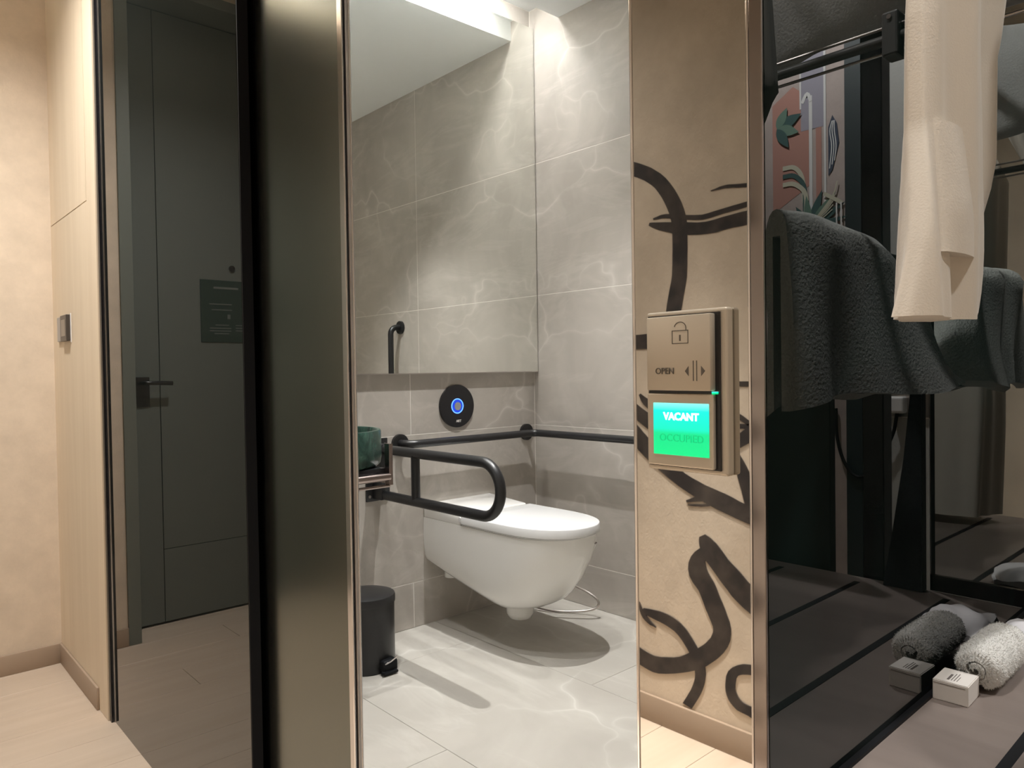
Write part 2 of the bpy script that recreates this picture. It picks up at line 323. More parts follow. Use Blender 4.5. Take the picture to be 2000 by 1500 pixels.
# ---- corridor walls
wf = setting('wall_front', (0, YE+.1, 0))
box('side_panel', (.376, YE, 0), (.70, YE+.25, ZC), WALLP, wf)
box('over_door_panel', (-.75, YE, 2.625), (.376, YE+.25, ZC), WALLP, wf)
wl = setting('wall_left', (XL-.05, 1, 0))
box('wallpaper_face', (XL-.12, -2.4, 0), (XL, YE, ZC), WALLP, wl)
STROKES = [
 [(1.412,1.639,1.392,1.671),(1.407,1.636,1.387,1.669),(1.401,1.632,1.382,1.666),(1.392,1.627,1.374,1.663),(1.378,1.621,1.361,1.657),(1.362,1.613,1.343,1.648),(1.348,1.605,1.324,1.638),(1.335,1.596,1.307,1.626),(1.322,1.586,1.289,1.613),(1.31,1.575,1.272,1.597),(1.298,1.56,1.256,1.578),(1.286,1.543,1.241,1.557),(1.276,1.525,1.229,1.537),(1.268,1.509,1.219,1.517),(1.261,1.492,1.211,1.497),(1.256,1.476,1.205,1.477),(1.253,1.461,1.202,1.458),(1.252,1.446,1.201,1.44),(1.251,1.429,1.201,1.422),(1.251,1.41,1.201,1.403),(1.251,1.391,1.201,1.384),(1.252,1.371,1.202,1.364),(1.252,1.351,1.202,1.345),(1.253,1.333,1.203,1.326),(1.254,1.315,1.204,1.305),(1.257,1.298,1.208,1.286),(1.262,1.28,1.212,1.268),(1.267,1.258,1.217,1.247),(1.273,1.231,1.222,1.221),(1.278,1.201,1.228,1.192),(1.284,1.171,1.234,1.162)],
 [(1.334,1.47,1.331,1.478),(1.322,1.463,1.319,1.477),(1.31,1.457,1.306,1.475),(1.295,1.45,1.29,1.473),(1.274,1.443,1.269,1.47),(1.25,1.435,1.246,1.466),(1.223,1.428,1.221,1.462),(1.195,1.423,1.195,1.458),(1.166,1.419,1.167,1.453),(1.136,1.417,1.141,1.451),(1.107,1.417,1.116,1.452),(1.08,1.42,1.09,1.455),(1.055,1.422,1.065,1.457),(1.032,1.422,1.04,1.459),(1.01,1.423,1.018,1.46),(0.987,1.423,0.995,1.461)],
 [(1.317,1.484,1.318,1.489),(1.302,1.484,1.305,1.491),(1.288,1.484,1.291,1.494),(1.274,1.482,1.275,1.494),(1.259,1.479,1.257,1.492),(1.242,1.475,1.24,1.487),(1.222,1.47,1.221,1.483),(1.199,1.466,1.199,1.479),(1.175,1.461,1.175,1.475),(1.15,1.458,1.152,1.472),(1.13,1.459,1.134,1.473),(1.111,1.461,1.116,1.475),(1.088,1.464,1.093,1.477),(1.058,1.466,1.062,1.48),(1.023,1.469,1.027,1.483),(0.989,1.472,0.993,1.486)],
 [(1.124,1.531,1.125,1.533),(1.11,1.531,1.111,1.535),(1.095,1.531,1.097,1.538),(1.081,1.531,1.083,1.539),(1.069,1.529,1.07,1.539),(1.057,1.528,1.058,1.537),(1.044,1.525,1.044,1.535),(1.027,1.523,1.027,1.533),(1.008,1.52,1.009,1.531),(0.99,1.516,0.991,1.528)],
 [(1.421,1.111,1.419,1.151),(1.406,1.11,1.404,1.151),(1.39,1.108,1.39,1.151),(1.37,1.108,1.373,1.151),(1.346,1.108,1.351,1.152),(1.32,1.109,1.325,1.153),(1.294,1.11,1.3,1.155)],
 [(1.112,0.998,1.111,1.012),(1.091,0.998,1.09,1.012),(1.07,0.998,1.07,1.012),(1.049,0.998,1.049,1.012),(1.029,0.998,1.029,1.012),(1.009,0.998,1.009,1.012),(0.99,0.998,0.99,1.012)],
 [(1.424,0.927,1.395,0.949),(1.418,0.921,1.387,0.944),(1.411,0.913,1.379,0.939),(1.4,0.904,1.369,0.933),(1.383,0.893,1.353,0.924),(1.363,0.881,1.334,0.913),(1.343,0.869,1.314,0.902),(1.322,0.858,1.293,0.891),(1.299,0.845,1.274,0.881),(1.271,0.837,1.258,0.875),(1.243,0.837,1.241,0.873),(1.217,0.841,1.219,0.874),(1.194,0.846,1.196,0.874)],
 [(1.377,0.971,1.371,0.975),(1.373,0.962,1.361,0.969),(1.369,0.953,1.353,0.964),(1.36,0.942,1.343,0.959),(1.345,0.932,1.328,0.951),(1.326,0.921,1.31,0.941),(1.308,0.911,1.291,0.932)],
 [(1.431,0.859,1.389,0.884),(1.425,0.849,1.38,0.876),(1.417,0.839,1.371,0.868),(1.408,0.829,1.363,0.86),(1.398,0.819,1.354,0.853),(1.387,0.81,1.345,0.844),(1.374,0.8,1.333,0.835),(1.359,0.788,1.318,0.823),(1.341,0.775,1.301,0.81),(1.321,0.761,1.283,0.797),(1.297,0.746,1.262,0.781),(1.271,0.73,1.239,0.764),(1.246,0.716,1.217,0.75),(1.222,0.704,1.195,0.74),(1.198,0.693,1.173,0.732),(1.176,0.684,1.152,0.724),(1.154,0.675,1.13,0.718),(1.132,0.667,1.109,0.712),(1.111,0.66,1.087,0.706),(1.09,0.654,1.066,0.699),(1.069,0.648,1.046,0.691),(1.048,0.642,1.027,0.685),(1.03,0.637,1.01,0.679),(1.012,0.633,0.993,0.674),(0.995,0.629,0.977,0.668)],
 [(1.212,0.668,1.214,0.674),(1.201,0.67,1.204,0.678),(1.191,0.672,1.193,0.683),(1.179,0.674,1.182,0.688),(1.166,0.676,1.169,0.692),(1.152,0.678,1.154,0.697),(1.14,0.678,1.138,0.701),(1.132,0.676,1.124,0.703),(1.124,0.672,1.111,0.703),(1.114,0.667,1.1,0.703)],
 [(1.208,0.66,1.208,0.663),(1.192,0.66,1.192,0.665),(1.177,0.661,1.177,0.667),(1.161,0.662,1.161,0.669),(1.144,0.665,1.145,0.672),(1.128,0.669,1.128,0.675),(1.112,0.672,1.112,0.678)],
 [(1.092,0.929,1.086,0.942),(1.079,0.924,1.072,0.937),(1.066,0.92,1.059,0.933),(1.054,0.915,1.046,0.927),(1.042,0.909,1.034,0.921),(1.03,0.903,1.022,0.913),(1.022,0.897,1.013,0.907),(1.018,0.894,1.008,0.903),(1.018,0.898,1.005,0.894),(1.016,0.9,1.013,0.888),(1.024,0.899,1.023,0.887),(1.036,0.899,1.037,0.886),(1.05,0.899,1.051,0.886),(1.062,0.9,1.064,0.886),(1.075,0.902,1.077,0.888),(1.088,0.903,1.09,0.889)],
 [(1.106,0.807,1.121,0.837),(1.088,0.815,1.103,0.846),(1.07,0.822,1.085,0.854),(1.054,0.829,1.07,0.861),(1.041,0.835,1.058,0.867),(1.031,0.841,1.048,0.871),(1.018,0.848,1.038,0.877),(1.003,0.857,1.025,0.886),(0.987,0.866,1.01,0.897),(0.972,0.876,0.996,0.908)],
 [(1.077,0.819,1.056,0.832),(1.071,0.808,1.048,0.822),(1.065,0.797,1.04,0.811),(1.059,0.786,1.032,0.8),(1.055,0.774,1.024,0.787),(1.051,0.761,1.017,0.774),(1.047,0.747,1.012,0.759),(1.043,0.734,1.009,0.744),(1.038,0.719,1.007,0.727),(1.034,0.702,1.005,0.711),(1.029,0.685,1.002,0.694),(1.024,0.668,0.999,0.676),(1.02,0.65,0.996,0.658)],
 [(1.171,0.576,1.153,0.586),(1.172,0.569,1.146,0.583),(1.172,0.562,1.14,0.581),(1.171,0.553,1.133,0.577),(1.168,0.543,1.126,0.572),(1.164,0.533,1.117,0.566),(1.158,0.522,1.109,0.558),(1.149,0.511,1.1,0.549),(1.138,0.501,1.091,0.539),(1.127,0.49,1.082,0.529),(1.117,0.479,1.071,0.52),(1.106,0.467,1.059,0.511),(1.095,0.456,1.046,0.501),(1.083,0.445,1.034,0.49),(1.071,0.432,1.022,0.479),(1.055,0.42,1.01,0.47),(1.037,0.408,0.995,0.461),(1.019,0.398,0.978,0.452),(1.002,0.388,0.961,0.443)],
 [(1.16,0.551,1.138,0.535),(1.172,0.543,1.146,0.523),(1.186,0.532,1.152,0.514),(1.199,0.516,1.153,0.508),(1.207,0.498,1.152,0.503),(1.209,0.479,1.15,0.495),(1.205,0.461,1.148,0.489),(1.195,0.445,1.144,0.481),(1.184,0.434,1.136,0.47),(1.175,0.425,1.126,0.457),(1.169,0.414,1.118,0.443),(1.163,0.401,1.112,0.429),(1.157,0.388,1.106,0.417),(1.152,0.376,1.1,0.406),(1.146,0.366,1.095,0.396),(1.141,0.356,1.09,0.385),(1.135,0.344,1.085,0.373),(1.13,0.334,1.079,0.36),(1.129,0.325,1.075,0.343),(1.13,0.317,1.075,0.325),(1.134,0.308,1.078,0.306),(1.138,0.3,1.086,0.287),(1.144,0.293,1.098,0.269),(1.152,0.283,1.112,0.253),(1.163,0.273,1.126,0.239),(1.173,0.265,1.14,0.227),(1.183,0.257,1.154,0.215),(1.195,0.249,1.171,0.205),(1.21,0.238,1.189,0.194),(1.225,0.228,1.21,0.184),(1.242,0.218,1.234,0.174),(1.263,0.21,1.26,0.164),(1.287,0.204,1.288,0.155),(1.306,0.199,1.314,0.148),(1.319,0.197,1.336,0.146),(1.33,0.196,1.353,0.148),(1.344,0.197,1.37,0.151),(1.361,0.2,1.39,0.156),(1.38,0.205,1.41,0.162),(1.4,0.21,1.43,0.168)],
 [(1.375,0.314,1.369,0.33),(1.357,0.311,1.349,0.332),(1.34,0.308,1.33,0.333),(1.324,0.305,1.311,0.334),(1.308,0.303,1.294,0.333),(1.294,0.3,1.278,0.331),(1.282,0.297,1.262,0.327),(1.27,0.293,1.248,0.322),(1.259,0.289,1.236,0.316),(1.249,0.283,1.224,0.308),(1.241,0.277,1.214,0.3),(1.232,0.269,1.206,0.291),(1.225,0.261,1.198,0.282),(1.217,0.252,1.19,0.272),(1.21,0.243,1.182,0.262),(1.203,0.233,1.176,0.252),(1.198,0.223,1.169,0.242),(1.194,0.213,1.163,0.231),(1.191,0.204,1.158,0.219),(1.19,0.194,1.156,0.206),(1.189,0.183,1.155,0.193),(1.19,0.172,1.157,0.179),(1.193,0.161,1.16,0.164),(1.197,0.15,1.165,0.149),(1.203,0.136,1.172,0.133),(1.211,0.122,1.181,0.116),(1.221,0.105,1.192,0.098),(1.232,0.087,1.202,0.081)],
 [(1.39,0.344,1.384,0.346),(1.386,0.332,1.378,0.336),(1.383,0.32,1.372,0.325),(1.378,0.309,1.366,0.317),(1.371,0.3,1.359,0.31),(1.363,0.294,1.352,0.304),(1.354,0.289,1.345,0.298),(1.344,0.285,1.338,0.293),(1.334,0.284,1.33,0.289),(1.324,0.282,1.323,0.284)],
 [(0.98,0.265,0.985,0.237),(1,0.262,1.005,0.234),(1.02,0.259,1.024,0.231),(1.039,0.255,1.039,0.227),(1.056,0.247,1.048,0.223),(1.071,0.237,1.054,0.219),(1.083,0.224,1.057,0.215),(1.09,0.208,1.06,0.209),(1.092,0.192,1.062,0.198),(1.093,0.178,1.063,0.188),(1.092,0.166,1.063,0.18),(1.089,0.156,1.061,0.173),(1.084,0.146,1.057,0.166),(1.077,0.138,1.053,0.16),(1.068,0.131,1.047,0.155),(1.058,0.125,1.041,0.151),(1.046,0.123,1.034,0.149),(1.035,0.122,1.024,0.148),(1.026,0.121,1.012,0.147),(1.015,0.118,1,0.145),(1.003,0.115,0.988,0.142),(0.992,0.112,0.976,0.14)],
]
for si, P in enumerate(STROKES):
    xs = XL+.0010+.00012*si
    bm = bmesh.new(); a = [bm.verts.new((xs, p[0], p[1])) for p in P]; b = [bm.verts.new((xs, p[2], p[3])) for p in P]
    a2 = [bm.verts.new((XL-.001, p[0], p[1])) for p in P]; b2 = [bm.verts.new((XL-.001, p[2], p[3])) for p in P]
    for i in range(len(P)-1):
        bm.faces.new((a[i], a[i+1], b[i+1], b[i])); bm.faces.new((a[i], a2[i], a2[i+1], a[i+1])); bm.faces.new((b[i], b[i+1], b2[i+1], b2[i]))
    bm.faces.new((a[0], b[0], b2[0], a2[0])); bm.faces.new((a[-1], a2[-1], b2[-1], b[-1]))
    obj('brush_stroke', bm, BRUSH, wl)
bm = bmesh.new(); bx(bm, (XL, -2.3, 0), (XL+.012, YE, .078), .003, 2); struct(obj('baseboard_left', bm, SKIRT, None, 35))
bm = bmesh.new(); bx(bm, (.376, YE-.010, 0), (XW, YE, .072), .002, 2); struct(obj('baseboard_front', bm, SKIRT, None, 35))
bm = bmesh.new(); bx(bm, (XW-.008, 2.585, 0), (XW, YE-.010, .072), .002, 2); struct(obj('baseboard_right', bm, SKIRT, None, 35))
# wood cladding with the access hatch above
ww = setting('wall_right', (.63, 2.8, 0))
box('backing', (XW+.012, 2.49, 0), (.665, YE, ZC), mat('seam_dark', (.16,.11,.075), .8), ww)
bm = bmesh.new()
prism(bm, [(XW, y, z) for y, z in ((2.482, .001), (YE, .001), (YE, 1.598), (2.5905, 1.5975), (2.5905, ZC), (2.482, ZC))], (.02, 0, 0))
obj('lower_panel', bm, WOODP, ww)
box('access_hatch', (XW, 2.5965, 1.6015), (XW+.02, YE, ZC), WOODP, ww)
struct(box('trim_1', (XW+.004, 2.463, 0), (.63, 2.482, ZC), BLKG))
struct(box('wall_back', (-.75, -2.4, 0), (2.72, -2.3, ZC), WALLP))
struct(box('wall_far', (2.60, -2.3, 0), (2.72, .33, ZC), PALEW))

# ---- entry door (seen in the tinted mirror)
d1 = setting('door_1', (-.1, 3.25, 0))
fr = box('door_frame', (.329, YE-.008, 0), (.376, 3.30, 2.625), FRAMEM, d1, .002)
box('door_frame', (XL+.013, YE-.008, 0), (-.545, 3.30, 2.625), FRAMEM, d1, .002)
box('head_frame', (-.545, YE-.008, 2.580), (.329, 3.30, 2.625), FRAMEM, d1, .002)
lf = box('door_leaf', (-.543, 3.289, .008), (.327, 3.34, 2.576), BLACK, d1)
for lo, hi in (((.1915, .010), (.325, 2.574)), ((-.42, .3185), (.1885, 2.574)), ((-.42, .010), (.1885, .3155)), ((-.541, .010), (-.423, 2.574))):
    box('door_panel', (lo[0], 3.285, lo[1]), (hi[0], 3.2905, hi[1]), DOORM, lf, .001)
hd = box('handle_plate', (.232, 3.279, .921), (.288, 3.285, 1.045), BLKG, d1, .002)
tube('lever', curve([(.262, 3.285, 1.021), (.262, 3.245, 1.021), (.248, 3.237, 1.021), (.20, 3.236, 1.020), (.154, 3.238, 1.018)]), .009, BLKG, hd, 10)
rod('peephole', (-.123, 3.277, 1.524), (-.123, 3.286, 1.524), .013, BLKG, d1)
sg = thing('door_notice', 'dark green printed notice fixed to the grey entry door', 'sign', (-.09, 3.284, 1.194))
box('board', (-.205, 3.281, 1.194), (.017, 3.285, 1.468), SIGNM, sg, .001)
box('heading', (-.15, 3.2802, 1.430), (-.04, 3.2812, 1.439), SIGNT, sg)
for x0, x1, z in ((-.105, -.045, 1.268), (-.115, -.02, 1.254), (-.115, -.02, 1.242), (-.105, -.04, 1.230), (-.19, -.135, 1.268), (-.19, -.135, 1.256), (-.19, -.135, 1.244), (-.12, -.02, 1.36), (-.12, -.03, 1.335)):
    box('text_line', (x0, 3.2802, z), (x1, 3.2812, z+.0045), SIGNT, sg)
box('icon', (-.112, 3.2802, 1.298), (-.099, 3.2812, 1.318), SIGNT, sg)

# ================================================================== DOORWAY FRONT
gp = thing('tinted_mirror_panel', 'tall tinted grey mirror panel reflecting the entry door', 'mirror', (.6, 1.95, 0))
box('glass', (XG, 1.438, 0), (XG+.006, 2.463, ZC), GREYM, gp)
box('backing', (XG+.006, 1.4385, 0), (XG+.022, 2.463, ZC), BLACK, gp)
box('edge_trim', (XG+.0005, 1.434, 0), (XG+.022, 1.4385, ZC), BLACK, gp)
box('edge_bead', (XG-.002, 2.458, 0), (XG, 2.463, ZC), STEEL, gp)
sd = thing('sliding_door', 'satin dark glass sliding door with steel edge, partly open', 'door', (.625, 1.5, 0))
box('leaf', (.617, 1.094, .006), (.630, 2.05, ZC-.02), SATIN, sd, .001)
box('edge_profile', (.6155, 1.080, .006), (.6185, 1.0955, ZC-.02), CHROME, sd, .0008)
box('groove', (.6185, 1.0835, .006), (.6225, 1.0945, ZC-.02), BLKG, sd)
box('edge_profile', (.6225, 1.080, .006), (.6285, 1.0945, ZC-.02), STEEL, sd, .0012)
rod('edge_bead', (.6308, 1.083, .006), (.6308, 1.083, ZC-.02), .0026, CHROME, sd, 12)
jm = thing('mirror_jamb', 'narrow polished steel mirror jamb beside the open doorway', 'mirror', (.594, .4, 0))
box('face', (XG, .3375, 0), (.602, .4615, ZC), JAMBM, jm)
box('edge_strip', (XG-.001, .4615, 0), (.602, .465, ZC), CHROME, jm, .0008)
box('edge_strip', (XG-.0012, .3352, 0), (.602, .3375, ZC), CHROME, jm, .0006)
ct = tag(box('corner_trim', (XG-.001, YG+.0005, 0), (.5895, .3350, ZC), DSTEEL, None, .0008), 'vertical chrome corner strip between steel jamb and smoked mirror', 'trim')

# ---- door switch
sw = thing('door_switch', 'champagne door switch with green lit VACANT indicator', 'switch', (.58, .395, .953))
box('frame', (.5765, .352, .953), (XG, .440, 1.1035), CHAMP, sw, .0025, 3)
box('recess', (.5745, .3585, .9575), (.5775, .4365, 1.0995), BLKG, sw)
bm = bmesh.new(); bx(bm, (.5700, .3632, 1.0290), (.5755, .4352, 1.0982), .0012, 2)
for v in bm.verts:
    if v.co.x < .573: v.co.x -= (.4352-v.co.y)/.072*.0035
rk = obj('rocker', bm, CHAMP, sw, 35)
ins = box('indicator', (.5702, .3632, .9585), (.5755, .4352, 1.0262), CHAMP, sw, .0012)
def fx(y, d=.0003): return .5700-(.4352-y)/.072*.0035-d
# padlock outline, arrows, lettering on the rocker
def line(name, pts, w, par, material=INK, front=fx):
    for (y0, z0), (y1, z1) in zip(pts, pts[1:]):
        d = Vector((0, y1-y0, z1-z0)); n = Vector((0, -d.z, d.y)).normalized()*w/2; e = d.normalized()*w/2
        q = [Vector((front(y0), y0, z0))-n-e, Vector((front(y0), y0, z0))+n-e, Vector((front(y1), y1, z1))+n+e, Vector((front(y1), y1, z1))-n+e]
        bm = bmesh.new(); prism(bm, q, (.0004, 0, 0)); obj(name, bm, material, par)
line('padlock_line', [(.4045, 1.0725), (.4045, 1.0842), (.3868, 1.0842), (.3868, 1.0725), (.4045, 1.0725)], .0007, rk)
line('padlock_line', [(.3890, 1.0842)]+[(.3955-.0065*math.cos(R(a)), 1.0868+.0052*math.sin(R(a))) for a in range(0, 166, 15)], .0007, rk)
line('padlock_line', [(.3957, 1.0755), (.3957, 1.0795)], .0016, rk)
for s, y0, y1 in ((1, .3905, .3865), (-1, .3685, .3728)):
    bm = bmesh.new(); prism(bm, [(fx(y1), y1, 1.0515), (fx(y0), y0, 1.0470), (fx(y1), y1, 1.0425)], (.0004, 0, 0)); obj('arrow', bm, INK, rk)
line('door_mark', [(.3812, 1.0385), (.3812, 1.0560)], .0009, rk); line('door_mark', [(.3776, 1.0385), (.3776, 1.0560)], .0009, rk)
XD, ZD = (-.0486, -.9988, 0), (0, 0, 1)
text('open_lettering', 'OPEN', .0085, (fx(.4135, .0004), .4135, 1.0470), XD, ZD, INK, rk, .0003)
box('lit_window', (.5694, .3672, .9690), (.5706, .4278, 1.0175), GLOW, ins, .0005)
XD2 = (0, -1, 0)
text('vacant_lettering', 'VACANT', .0095, (.5691, .3965, 1.0048), XD2, ZD, LETW, ins, .0002, .00035)
text('occupied_lettering', 'OCCUPIED', .0098, (.5691, .3965, .9848), XD2, ZD, LETG, ins, .0002)
box('led_dot', (.5712, .3602, 1.0262), (.5750, .3650, 1.0284), GLOW, sw)

# ---- thermostat on the wood cladding
ts = thing('wall_control', 'small dark room control with grey glass switch on the wood wall', 'switch', (XW-.006, 2.92, 1.173))
box('switch_plate', (XW-.007, 2.940, 1.175), (XW, 3.024, 1.261), SLATE, ts, .002)
box('display_body', (XW-.014, 2.846, 1.173), (XW, 2.938, 1.262), mat('dark_bronze', (.05,.042,.036), .35), ts, .002)
box('screen', (XW-.0146, 2.862, 1.190), (XW-.0138, 2.922, 1.246), mat('dim_screen', (.22,.19,.16), .3), ts)
box('surround', (XW-.002, 2.838, 1.168), (XW, 2.846, 1.266), LIDM, ts)

# ================================================================== BATHROOM
mr = thing('wall_mirror', 'large frameless mirror over the toilet, reflecting tiled wall and ceiling', 'mirror', (1.6, 2.49, 1.043))
box('body', (.74, YM+.002, 1.043), (XR-.004, YB, 2.638), mat('mirror_edge', (.10,.11,.10), .4), mr)
box('glass', (.74, YM, 1.045), (XR-.004, YM+.002, 2.638), BATHM, mr)
box('bottom_trim', (.74, YM-.001, 1.041), (XR-.004, YB-.002, 1.045), STEEL, mr)

# ---- toilet
TX = 1.948
to = thing('toilet', 'white wall-hung toilet with closed lid below the round flush plate', 'toilet', (TX, 2.15, .08))
def dshape(w, yf, yb, ys, z, n=22, back=3):
    """D outline: straight sides from yb to ys, super-ellipse nose to yf; z may depend on y"""
    P = [(TX+w, yb+(ys-yb)*k/back) for k in range(back)]
    for k in range(n+1):
        a = math.pi*k/n; cx, sy = math.cos(a), math.sin(a)
        P.append((TX+w*math.copysign(abs(cx)**.86, cx), ys-(ys-yf)*abs(sy)**.92))
    P += [(TX-w, ys+(yb-ys)*(k+1)/back) for k in range(back)]
    return [(x, y, z(y) if callable(z) else z) for x, y in P]
def loft(rings, cap0=True, cap1=True, closed=True):
    bm = bmesh.new(); V = [[bm.verts.new(p) for p in r] for r in rings]; n = len(V[0])
    for a, b in zip(V, V[1:]):
        for k in range(n if closed else n-1): bm.faces.new((a[k], a[(k+1) % n], b[(k+1) % n], b[k]))
    if cap0: bm.faces.new(V[0])
    if cap1: bm.faces.new(V[-1])
    return bm
def zbot(y): t = max(0, min(1, (YB-y)/.46)); return .252-.098*(t**.9)
rings = []
for t, w, yf, ys in ((0, .180, 1.768, 2.02), (.12, .181, 1.772, 2.02), (.35, .182, 1.800, 2.03), (.6, .180, 1.845, 2.05), (.8, .175, 1.893, 2.08), (.90, .167, 1.925, 2.10), (.96, .154, 1.955, 2.12), (.99, .138, 1.985, 2.14), (1.0, .115, 2.02, 2.16)):
    rings.append(dshape(w, yf, YB, ys, lambda y, t=t: .448+(zbot(y)-.448)*t))
obj('bowl', loft(rings), CERAM, to, 40)
dk = [dshape(.181, 2.25, YB, 2.262, z, 22) for z in (.448,)]
bm = bmesh.new(); bx(bm, (TX-.181, 2.262, .445), (TX+.181, YB, .505), .008, 3)
for v in bm.verts:
    if v.co.z > .48: v.co.z -= (YB-v.co.y)/.243*.016
obj('back_deck', bm, CERAM, to, 40)
obj('seat', loft([dshape(.178, 1.765, 2.25, 2.02, .4485), dshape(.180, 1.762, 2.25, 2.02, .4495), dshape(.180, 1.762, 2.25, 2.02, .4525), dshape(.178, 1.765, 2.25, 2.02, .4535)]), LIDM, to, 40)
obj('lid', loft([dshape(.183, 1.757, 2.246, 2.02, .4545), dshape(.186, 1.754, 2.247, 2.02, .4565), dshape(.186, 1.754, 2.247, 2.02, .4845), dshape(.1845, 1.756, 2.246, 2.02, .4872), dshape(.181, 1.760, 2.244, 2.02, .4882)]), LIDM, to, 40)
for s in (-1, 1): rod('hinge', (TX+s*.150, 2.257, .470), (TX+s*.184, 2.257, .470), .010, LIDM, to, 14)
bm = bmesh.new(); lathe(bm, (1.955, 2.125, 0), [(0, .070), (.03, .072), (.046, .080), (.055, .098), (.058, .17)], 28); obj('outlet', bm, CERAM, to, 50)
bm = bmesh.new(); bx(bm, (2.015, 1.7600, .412), (2.032, 1.764, .415), 0); 
for v in bm.verts: v.co.y += (v.co.x-TX)**2*.95+.0195
obj('maker_mark', bm, PRINT, to)
rod('fixing_cap', (1.86, 2.44, .195), (1.86, 2.44, .245), .03, CERAM, to, 16)

fp = thing('flush_plate', 'round black flush plate with blue ring light above the toilet', 'flush plate', (1.947, YB-.006, .81))
rod('disc', (1.947, YB, .901), (1.947, YB-.010, .901), .0915, BLKG, fp, 56)
rod('glow', (1.947, YB-.009, .901), (1.947, YB-.0104, .901), .0325, BLUED, fp, 40)
bm = bmesh.new(); sweep(bm, arc((1.947, YB-.0105, .901), .0305, 0, 360, 40, (1,0,0), (0,0,1)), .0021, 8, False); obj('ring_light', bm, BLUE, fp, 60)
rod('sensor', (1.949, YB-.009, .900), (1.949, YB-.0115, .900), .0175, SLATE, fp, 30)
text('maker_lettering', 'ART', .0145, (1.953, YB-.0104, .836), (1,0,0), (0,0,1), CARD, fp, .0003, .0004)

# ---- grab rails
gr = thing('corner_grab_rail', 'black grab rail running round the tiled corner behind the toilet', 'grab rail', (2.0, 2.45, .74))
ZR = .762; yr, xr = YB-.072, XR-.072
path = [(1.655, YB-.004, ZR), (1.655, YB-.03, ZR)] + [Vector((1.655+.042, yr+.042, ZR)) + Vector((-.042*math.cos(R(a)), -.042*math.sin(R(a)), 0)) for a in range(0, 91, 15)]
path += [(2.0, yr, ZR)] + [Vector((xr-.035, yr-.035, ZR)) + Vector((.035*math.sin(R(a)), .035*math.cos(R(a)), 0)) for a in range(0, 91, 15)]
path += [(xr, 1.9, ZR)] + [Vector((xr, 1.33+.05, ZR+.05)) + Vector((0, -.05*math.sin(R(a)), -.05*math.cos(R(a)))) for a in range(0, 91, 15)]
path += [(xr, 1.33, 1.1)] + [Vector((xr+.04, 1.33, 1.27)) + Vector((-.04*math.cos(R(a)), 0, .04*math.sin(R(a)))) for a in range(0, 91, 15)] + [(XR-.004, 1.33, 1.31)]
tube('rail', path, .0163, BLKM, gr, 16)
rod('flange', (1.655, YB, ZR), (1.655, YB-.012, ZR), .038, BLKM, gr, 32)
rod('flange', (2.356, YB, ZR), (2.356, YB-.012, ZR), .038, BLKM, gr, 32)
rod('bracket', (2.356, YB-.01, ZR), (2.356, yr, ZR), .011, BLKM, gr)
rod('flange', (XR, 1.33, 1.31), (XR-.012, 1.33, 1.31), .038, BLKM, gr, 32)

fd = thing('folding_grab_rail', 'black fold-down support rail with rounded end beside the toilet', 'grab rail', (1.545, 2.1, .55))
FX = 1.545; z0, z1 = .573, .751; zr = (z1-z0)/2; yc = 1.745+.018+zr
u = [(FX, 2.49, z1), (FX, 2.2, z1)] + arc((FX, yc, z0+zr), zr, 90, 270, 20, (0,1,0), (0,0,1)) + [(FX, 2.2, z0), (FX, 2.49, z0)]
tube('loop', u, .0182, BLKM, fd, 18)
rod('upright', (FX, 2.235, z0), (FX, 2.235, z1), .0165, BLKM, fd)
pl = box('wall_plate', (FX-.05, YB-.008, .545), (FX+.05, YB, .79), BLKM, fd, .002)
for x, z in ((-.036, .565), (.036, .565), (-.036, .765), (.036, .765)): rod('screw', (FX+x, YB-.010, z), (FX+x, YB-.006, z), .006, STEEL, pl, 12)
box('hinge_block', (FX-.022, 2.44, .555), (FX+.022, YB-.006, .772), BLKM, fd, .004)

# ---- vanity with stone basin
vt = thing('vanity_stand', 'slim brown metal basin stand with towel rail in front', 'vanity', (1.0, 2.2, .66))
VM = mat('bronze_metal', (.42,.35,.33), .22, 1.)
box('slab', (.735, 1.99, .728), (1.262, YB-.002, .748), BLKG, vt, .002)
box('side_upright', (1.258, 1.962, .695), (1.272, 1.990, .826), VM, vt, .002)
box('side_arm', (1.258, 1.99, .700), (1.270, YB-.002, .722), VM, vt, .002)
rod('towel_rail', (.735, 1.970, .722), (1.262, 1.970, .722), .0125, VM, vt)
rod('towel_rail', (.735, 1.970, .694), (1.262, 1.970, .694), .005, VM, vt)
bn = tag((lambda b: (lathe(b, (1.128, 2.175, .748), [(0, 0), (.185, 0), (.196, .01), (.200, .03), (.200, .112), (.197, .1175), (.188, .1175), (.185, .112), (.180, .04), (.15, .025), (0, .022)], 72), obj('basin', b, MARB, None, 40))[1])(bmesh.new()), 'round green marble wash basin beside the steel door edge', 'basin')

